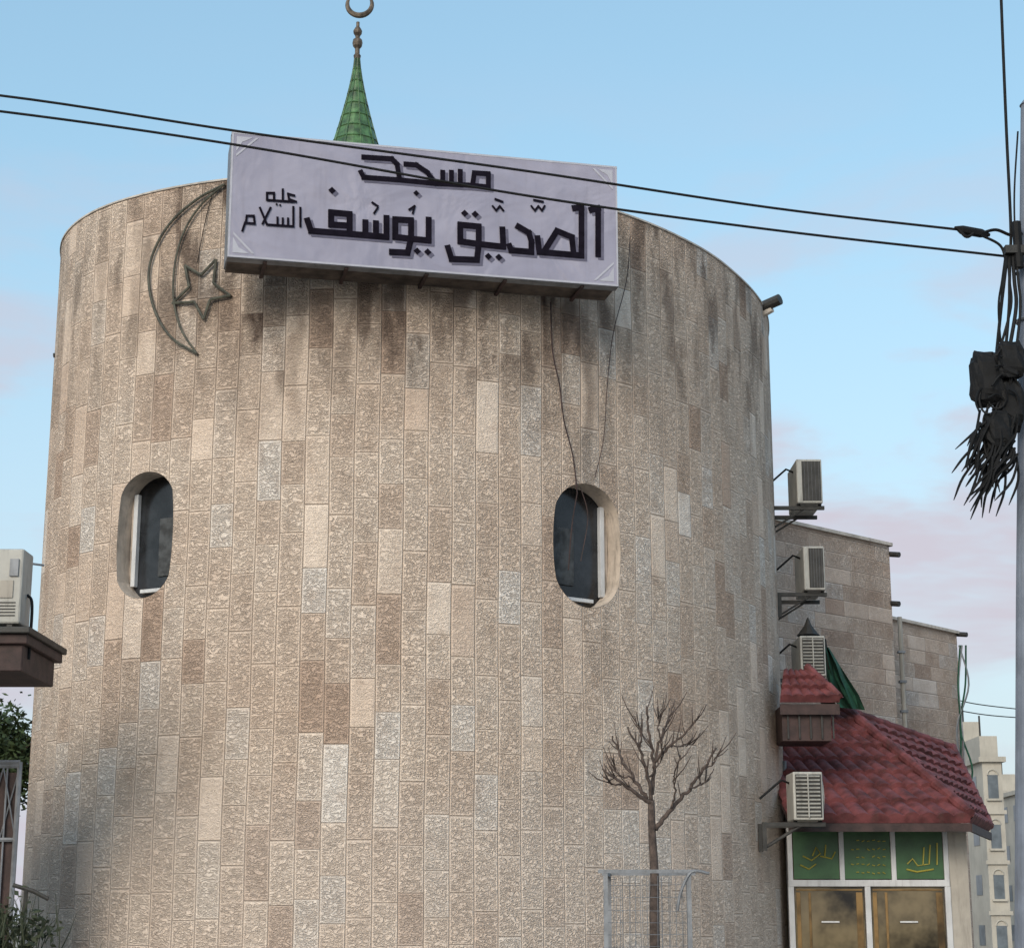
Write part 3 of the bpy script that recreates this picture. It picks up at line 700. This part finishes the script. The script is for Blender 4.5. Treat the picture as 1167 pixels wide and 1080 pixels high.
def leaves(b,c,R,n,size,m,squash=1):
    c=Vector(c); cl=[]
    for k in range(max(6,n//90)):
        v=Vector((random.gauss(0,1),random.gauss(0,1),random.gauss(0,1))).normalized()*R*random.uniform(.35,1); v.z*=squash; cl.append((c+v,R*random.uniform(.18,.4)))
    for k in range(n):
        cc_,rr=random.choice(cl); v=Vector((random.gauss(0,.5),random.gauss(0,.5),random.gauss(0,.5)))*rr; p=cc_+v
        a=Vector((random.uniform(-1,1),random.uniform(-1,1),random.uniform(-1,.4))).normalized(); q=a.orthogonal().normalized(); s_=size*random.uniform(.6,1.3)
        b.face([p,p+a*s_*.5+q*s_*.22,p+a*s_,p+a*s_*.5-q*s_*.22],m)
    return cl
b=B(); tc_=Vector((-6.4,22.4,3.5)); cl=leaves(b,tc_,.85,11000,.085,M_leaf,.62)
b.tube(spl([(-6.9,22.6,0),(-6.8,22.6,1.3),(-6.7,22.5,2.6),(-6.5,22.4,3.3)]),[.13]*6+[.11]*6+[.09]*6+[.06],M_bark,8)
for c_,r_ in cl[:30]: b.tube([(-6.7,22.5,2.6),tc_.lerp(c_,.4)+up*-.2,c_],[.04,.025,.008],M_bark,5)
b.obj('garden_tree')
b=B(); cl=leaves(b,(-4.40,16.2,1.05),.55,5200,.08,M_leaf2,1.25)
for k in range(420):
    p=Vector((-4.42+random.gauss(0,.22),16.2+random.gauss(0,.28),random.uniform(.4,1.5))); d_=Vector((random.gauss(0,.25),random.gauss(0,.25),1)).normalized()
    b.tube([p,p+d_*.2,p+d_*.38+Vector((random.gauss(0,.05),0,0))],[.006,.004,.001],M_leaf2,4)
b.tube([(-4.42,16.2,0),(-4.42,16.2,1.1)],[.05,.03],M_bark,6); b.obj('shrub')
b=B(); Yg=18.3; xg=at(21,900,Yg).x; zg1=at(10,868,Yg).z; zg0=0.1
for z in (zg1,zg1-.04,zg1-.75,.6,.15): b.tube([(xg,Yg,z),(xg-2.6,Yg,z)],.022,M_grey,6)
for i in range(22): b.tube([(xg-i*.12,Yg,zg0),(xg-i*.12,Yg,zg1)],.026 if i%10==0 else .010,M_grey,6)
for i in range(16): b.tube([(xg-i*.16,Yg-.01,zg1-.75),(xg-.16*(i+1),Yg-.01,zg1-.04)],.007,M_grey,4); b.tube([(xg-i*.16,Yg+.01,zg1-.04),(xg-.16*(i+1),Yg+.01,zg1-.75)],.007,M_grey,4)
b.box2((xg-2.6,Yg+.03,.1),(xg-.03,Yg+.04,zg1-.1),M_wood)
b.obj('metal_gate')
b=B(); b.tube([at(15,1008,17.8),at(38,1015,17.8),at(55,1024,17.8)],.02,M_dark,8); b.tube([at(30,1012,17.8),Vector((at(30,1012,17.8).x,17.8,0))],.02,M_dark,6); b.obj('gate_latch_rail')
# ---------------- distant buildings
M_far=mat('pale_limestone_render',(.42,.39,.34),.9,.08,1,.1,dirt=.15)
M_farw=mat('hazy_window',(.12,.14,.16),.3,.2,2,0)
def apart(name,px1,px2,pyt,Y,floors,m,depth=9):
    a=at(px1,pyt,Y); c=at(px2,pyt,Y); z=a.z; par=empty(name); b=B(); b.box2((a.x,Y,0),(c.x,Y+depth,z),m); b.box2((a.x-.15,Y-.15,z+.002),(c.x+.15,Y+depth+.15,z+.2),M_far)
    b.box2((a.x+.2,Y+1,z+.2),(a.x+.9,Y+3.5,z+1.1),M_far); b.tube([(a.x+.5,Y+2,z+1.1),(a.x+.5,Y+2,z+2)],.04,M_dark,5)
    b.obj('walls',par); b=B(); fh=z/floors; n=max(1,int((c.x-a.x)/1.3))
    for f in range(floors):
        for k in range(n):
            x=a.x+(c.x-a.x)*(k+.5)/n; zz=fh*f+fh*.5; b.box2((x-.2,Y-.02,zz-.45),(x+.2,Y-.005,zz+.45),M_farw); b.box2((x-.28,Y-.1,zz-.53),(x+.28,Y-.001,zz-.451),M_far)
            b.tube([(x+.2*math.cos(q*math.pi/8),Y-.012,zz+.45+.2*math.sin(q*math.pi/8)) for q in range(9)],.04,M_far,4)
        for k in range(4): b.box2((a.x-.02,Y+1+k*2,fh*f+fh*.35),(a.x-.005,Y+1.9+k*2,fh*f+fh*.75),M_farw)
    for f in range(1,floors): b.box2((a.x-.08,Y-.08,fh*f-.1),(c.x+.08,Y-.025,fh*f+.05),m)
    b.obj('windows',par)
apart('apartment_building',1099,1118,850,76,4,M_far,5); apart('apartment_building',1119,1141,868,72,4,M_far,5); apart('apartment_building',1144,1175,905,95,3,M_cream,6)
apart('apartment_building',1180,1260,900,85,4,M_far); apart('apartment_building',-260,-150,900,80,3,M_far)
b=B(); b.box2((12,40,0),(26,40.3,at(1120,1045,40).z),M_far)
A=Vector((12,39.6,at(1120,1045,40).z)); tiles(b,A,A+Vector((14,0,0)),A+Vector((14,1,.5)),A+Vector((0,1,.5)),50,3,M_tile,.05); b.obj('boundary_wall')
b=B()
for k in range(14): leaves(b,(14+k*4.2+random.uniform(-1,1),100+random.uniform(-6,6),1.8),2.2,260,.7,M_leaf,.8)
b.obj('distant_trees')
cable('power_cable',[at(1085,796,60),at(1120,803,60),at(1200,812,60)],.018); cable('power_cable',[at(1085,808,60),at(1130,815,60),at(1200,820,60)],.018)
# ---------------- ground
b=B(); b.face([(-3000,-500,0),(3000,-500,0),(3000,5000,0),(-3000,5000,0)],M_ground); b.obj('ground')
b=B(); b.face([(-200,3,.004),(200,3,.004),(200,10.5,.004),(-200,10.5,.004)],M_asph)
b.obj('road')
b=B(); b.box2((-200,10.5,-.05),(200,10.65,.13),M_concrete); b.box2((-200,10.651,-.05),(200,18.6,.12),mat('paving',(.40,.36,.32),.9,.12,2,.3)); b.obj('pavement')
b=B(); M_rp=mat('road_paint',(.7,.7,.68),.7)
for k in range(-15,16): b.face([(k*6,6.7,.008),(k*6+3,6.7,.008),(k*6+3,6.82,.008),(k*6,6.82,.008)],M_rp)
b.obj('road_marking')
# ---------------- sky and light
SUN_EL=math.radians(26); SUN_ROT=math.radians(203)
w=bpy.data.worlds.new("World"); scene.world=w; w.use_nodes=True; t=NT(w.node_tree); bg=w.node_tree.nodes['Background']
sky=t.node('ShaderNodeTexSky',sky_type='NISHITA'); sky.sun_disc=False; sky.sun_elevation=SUN_EL; sky.sun_rotation=SUN_ROT; sky.air_density=1.0; sky.dust_density=1.2; sky.ozone_density=1.5
tc=t.node('ShaderNodeTexCoord'); mp=t.node('ShaderNodeMapping'); mp.inputs['Scale'].default_value=(1,1,3.0); mp.inputs['Location'].default_value=(.55,0,.32); t.l.new(tc.outputs['Generated'],mp.inputs[0])
sx=t.node('ShaderNodeSeparateXYZ'); t.l.new(tc.outputs['Generated'],sx.inputs[0])
cn=t.noise(mp.outputs[0],5.0,5,.55,.3); lowm=t.M('SUBTRACT',1.0,t.smooth(sx.outputs[2],.22,.46))
cm=t.M('MULTIPLY',t.M('MULTIPLY',t.smooth(cn,.44,.64),lowm),.9)
haze=t.M('MULTIPLY',t.M('SUBTRACT',1.0,t.smooth(sx.outputs[2],.0,.42)),.8)
base=t.mix(1.0,sky.outputs[0],(2.35,2.3,1.75,1),'MULTIPLY')
base=t.mix(.5,base,(1.75,3.35,5.2,1))
col=t.mix(haze,base,(3.8,4.2,5.0,1)); col=t.mix(cm,col,(4.4,4.05,4.6,1))
t.l.new(col,bg.inputs[0]); bg.inputs[1].default_value=.145
sl=bpy.data.lights.new('sun','SUN'); sl.energy=2.1; sl.angle=math.radians(30); sl.color=(1,.91,.81); so=bpy.data.objects.new('sun',sl); scene.collection.objects.link(so)
sd=Vector((math.sin(SUN_ROT)*math.cos(SUN_EL),math.cos(SUN_ROT)*math.cos(SUN_EL),math.sin(SUN_EL))); so.rotation_euler=sd.to_track_quat('Z','Y').to_euler()
scene.view_settings.view_transform='Standard'; scene.view_settings.look='None'; scene.view_settings.exposure=0
cam=bpy.data.cameras.new('camera'); cam.lens=F/1167*36; cam.sensor_width=36; cam.clip_end=8000; co=bpy.data.objects.new('camera',cam); scene.collection.objects.link(co)
co.location=(0,0,CAMZ); co.rotation_euler=(math.pi/2+PITCH,0,0); scene.camera=co
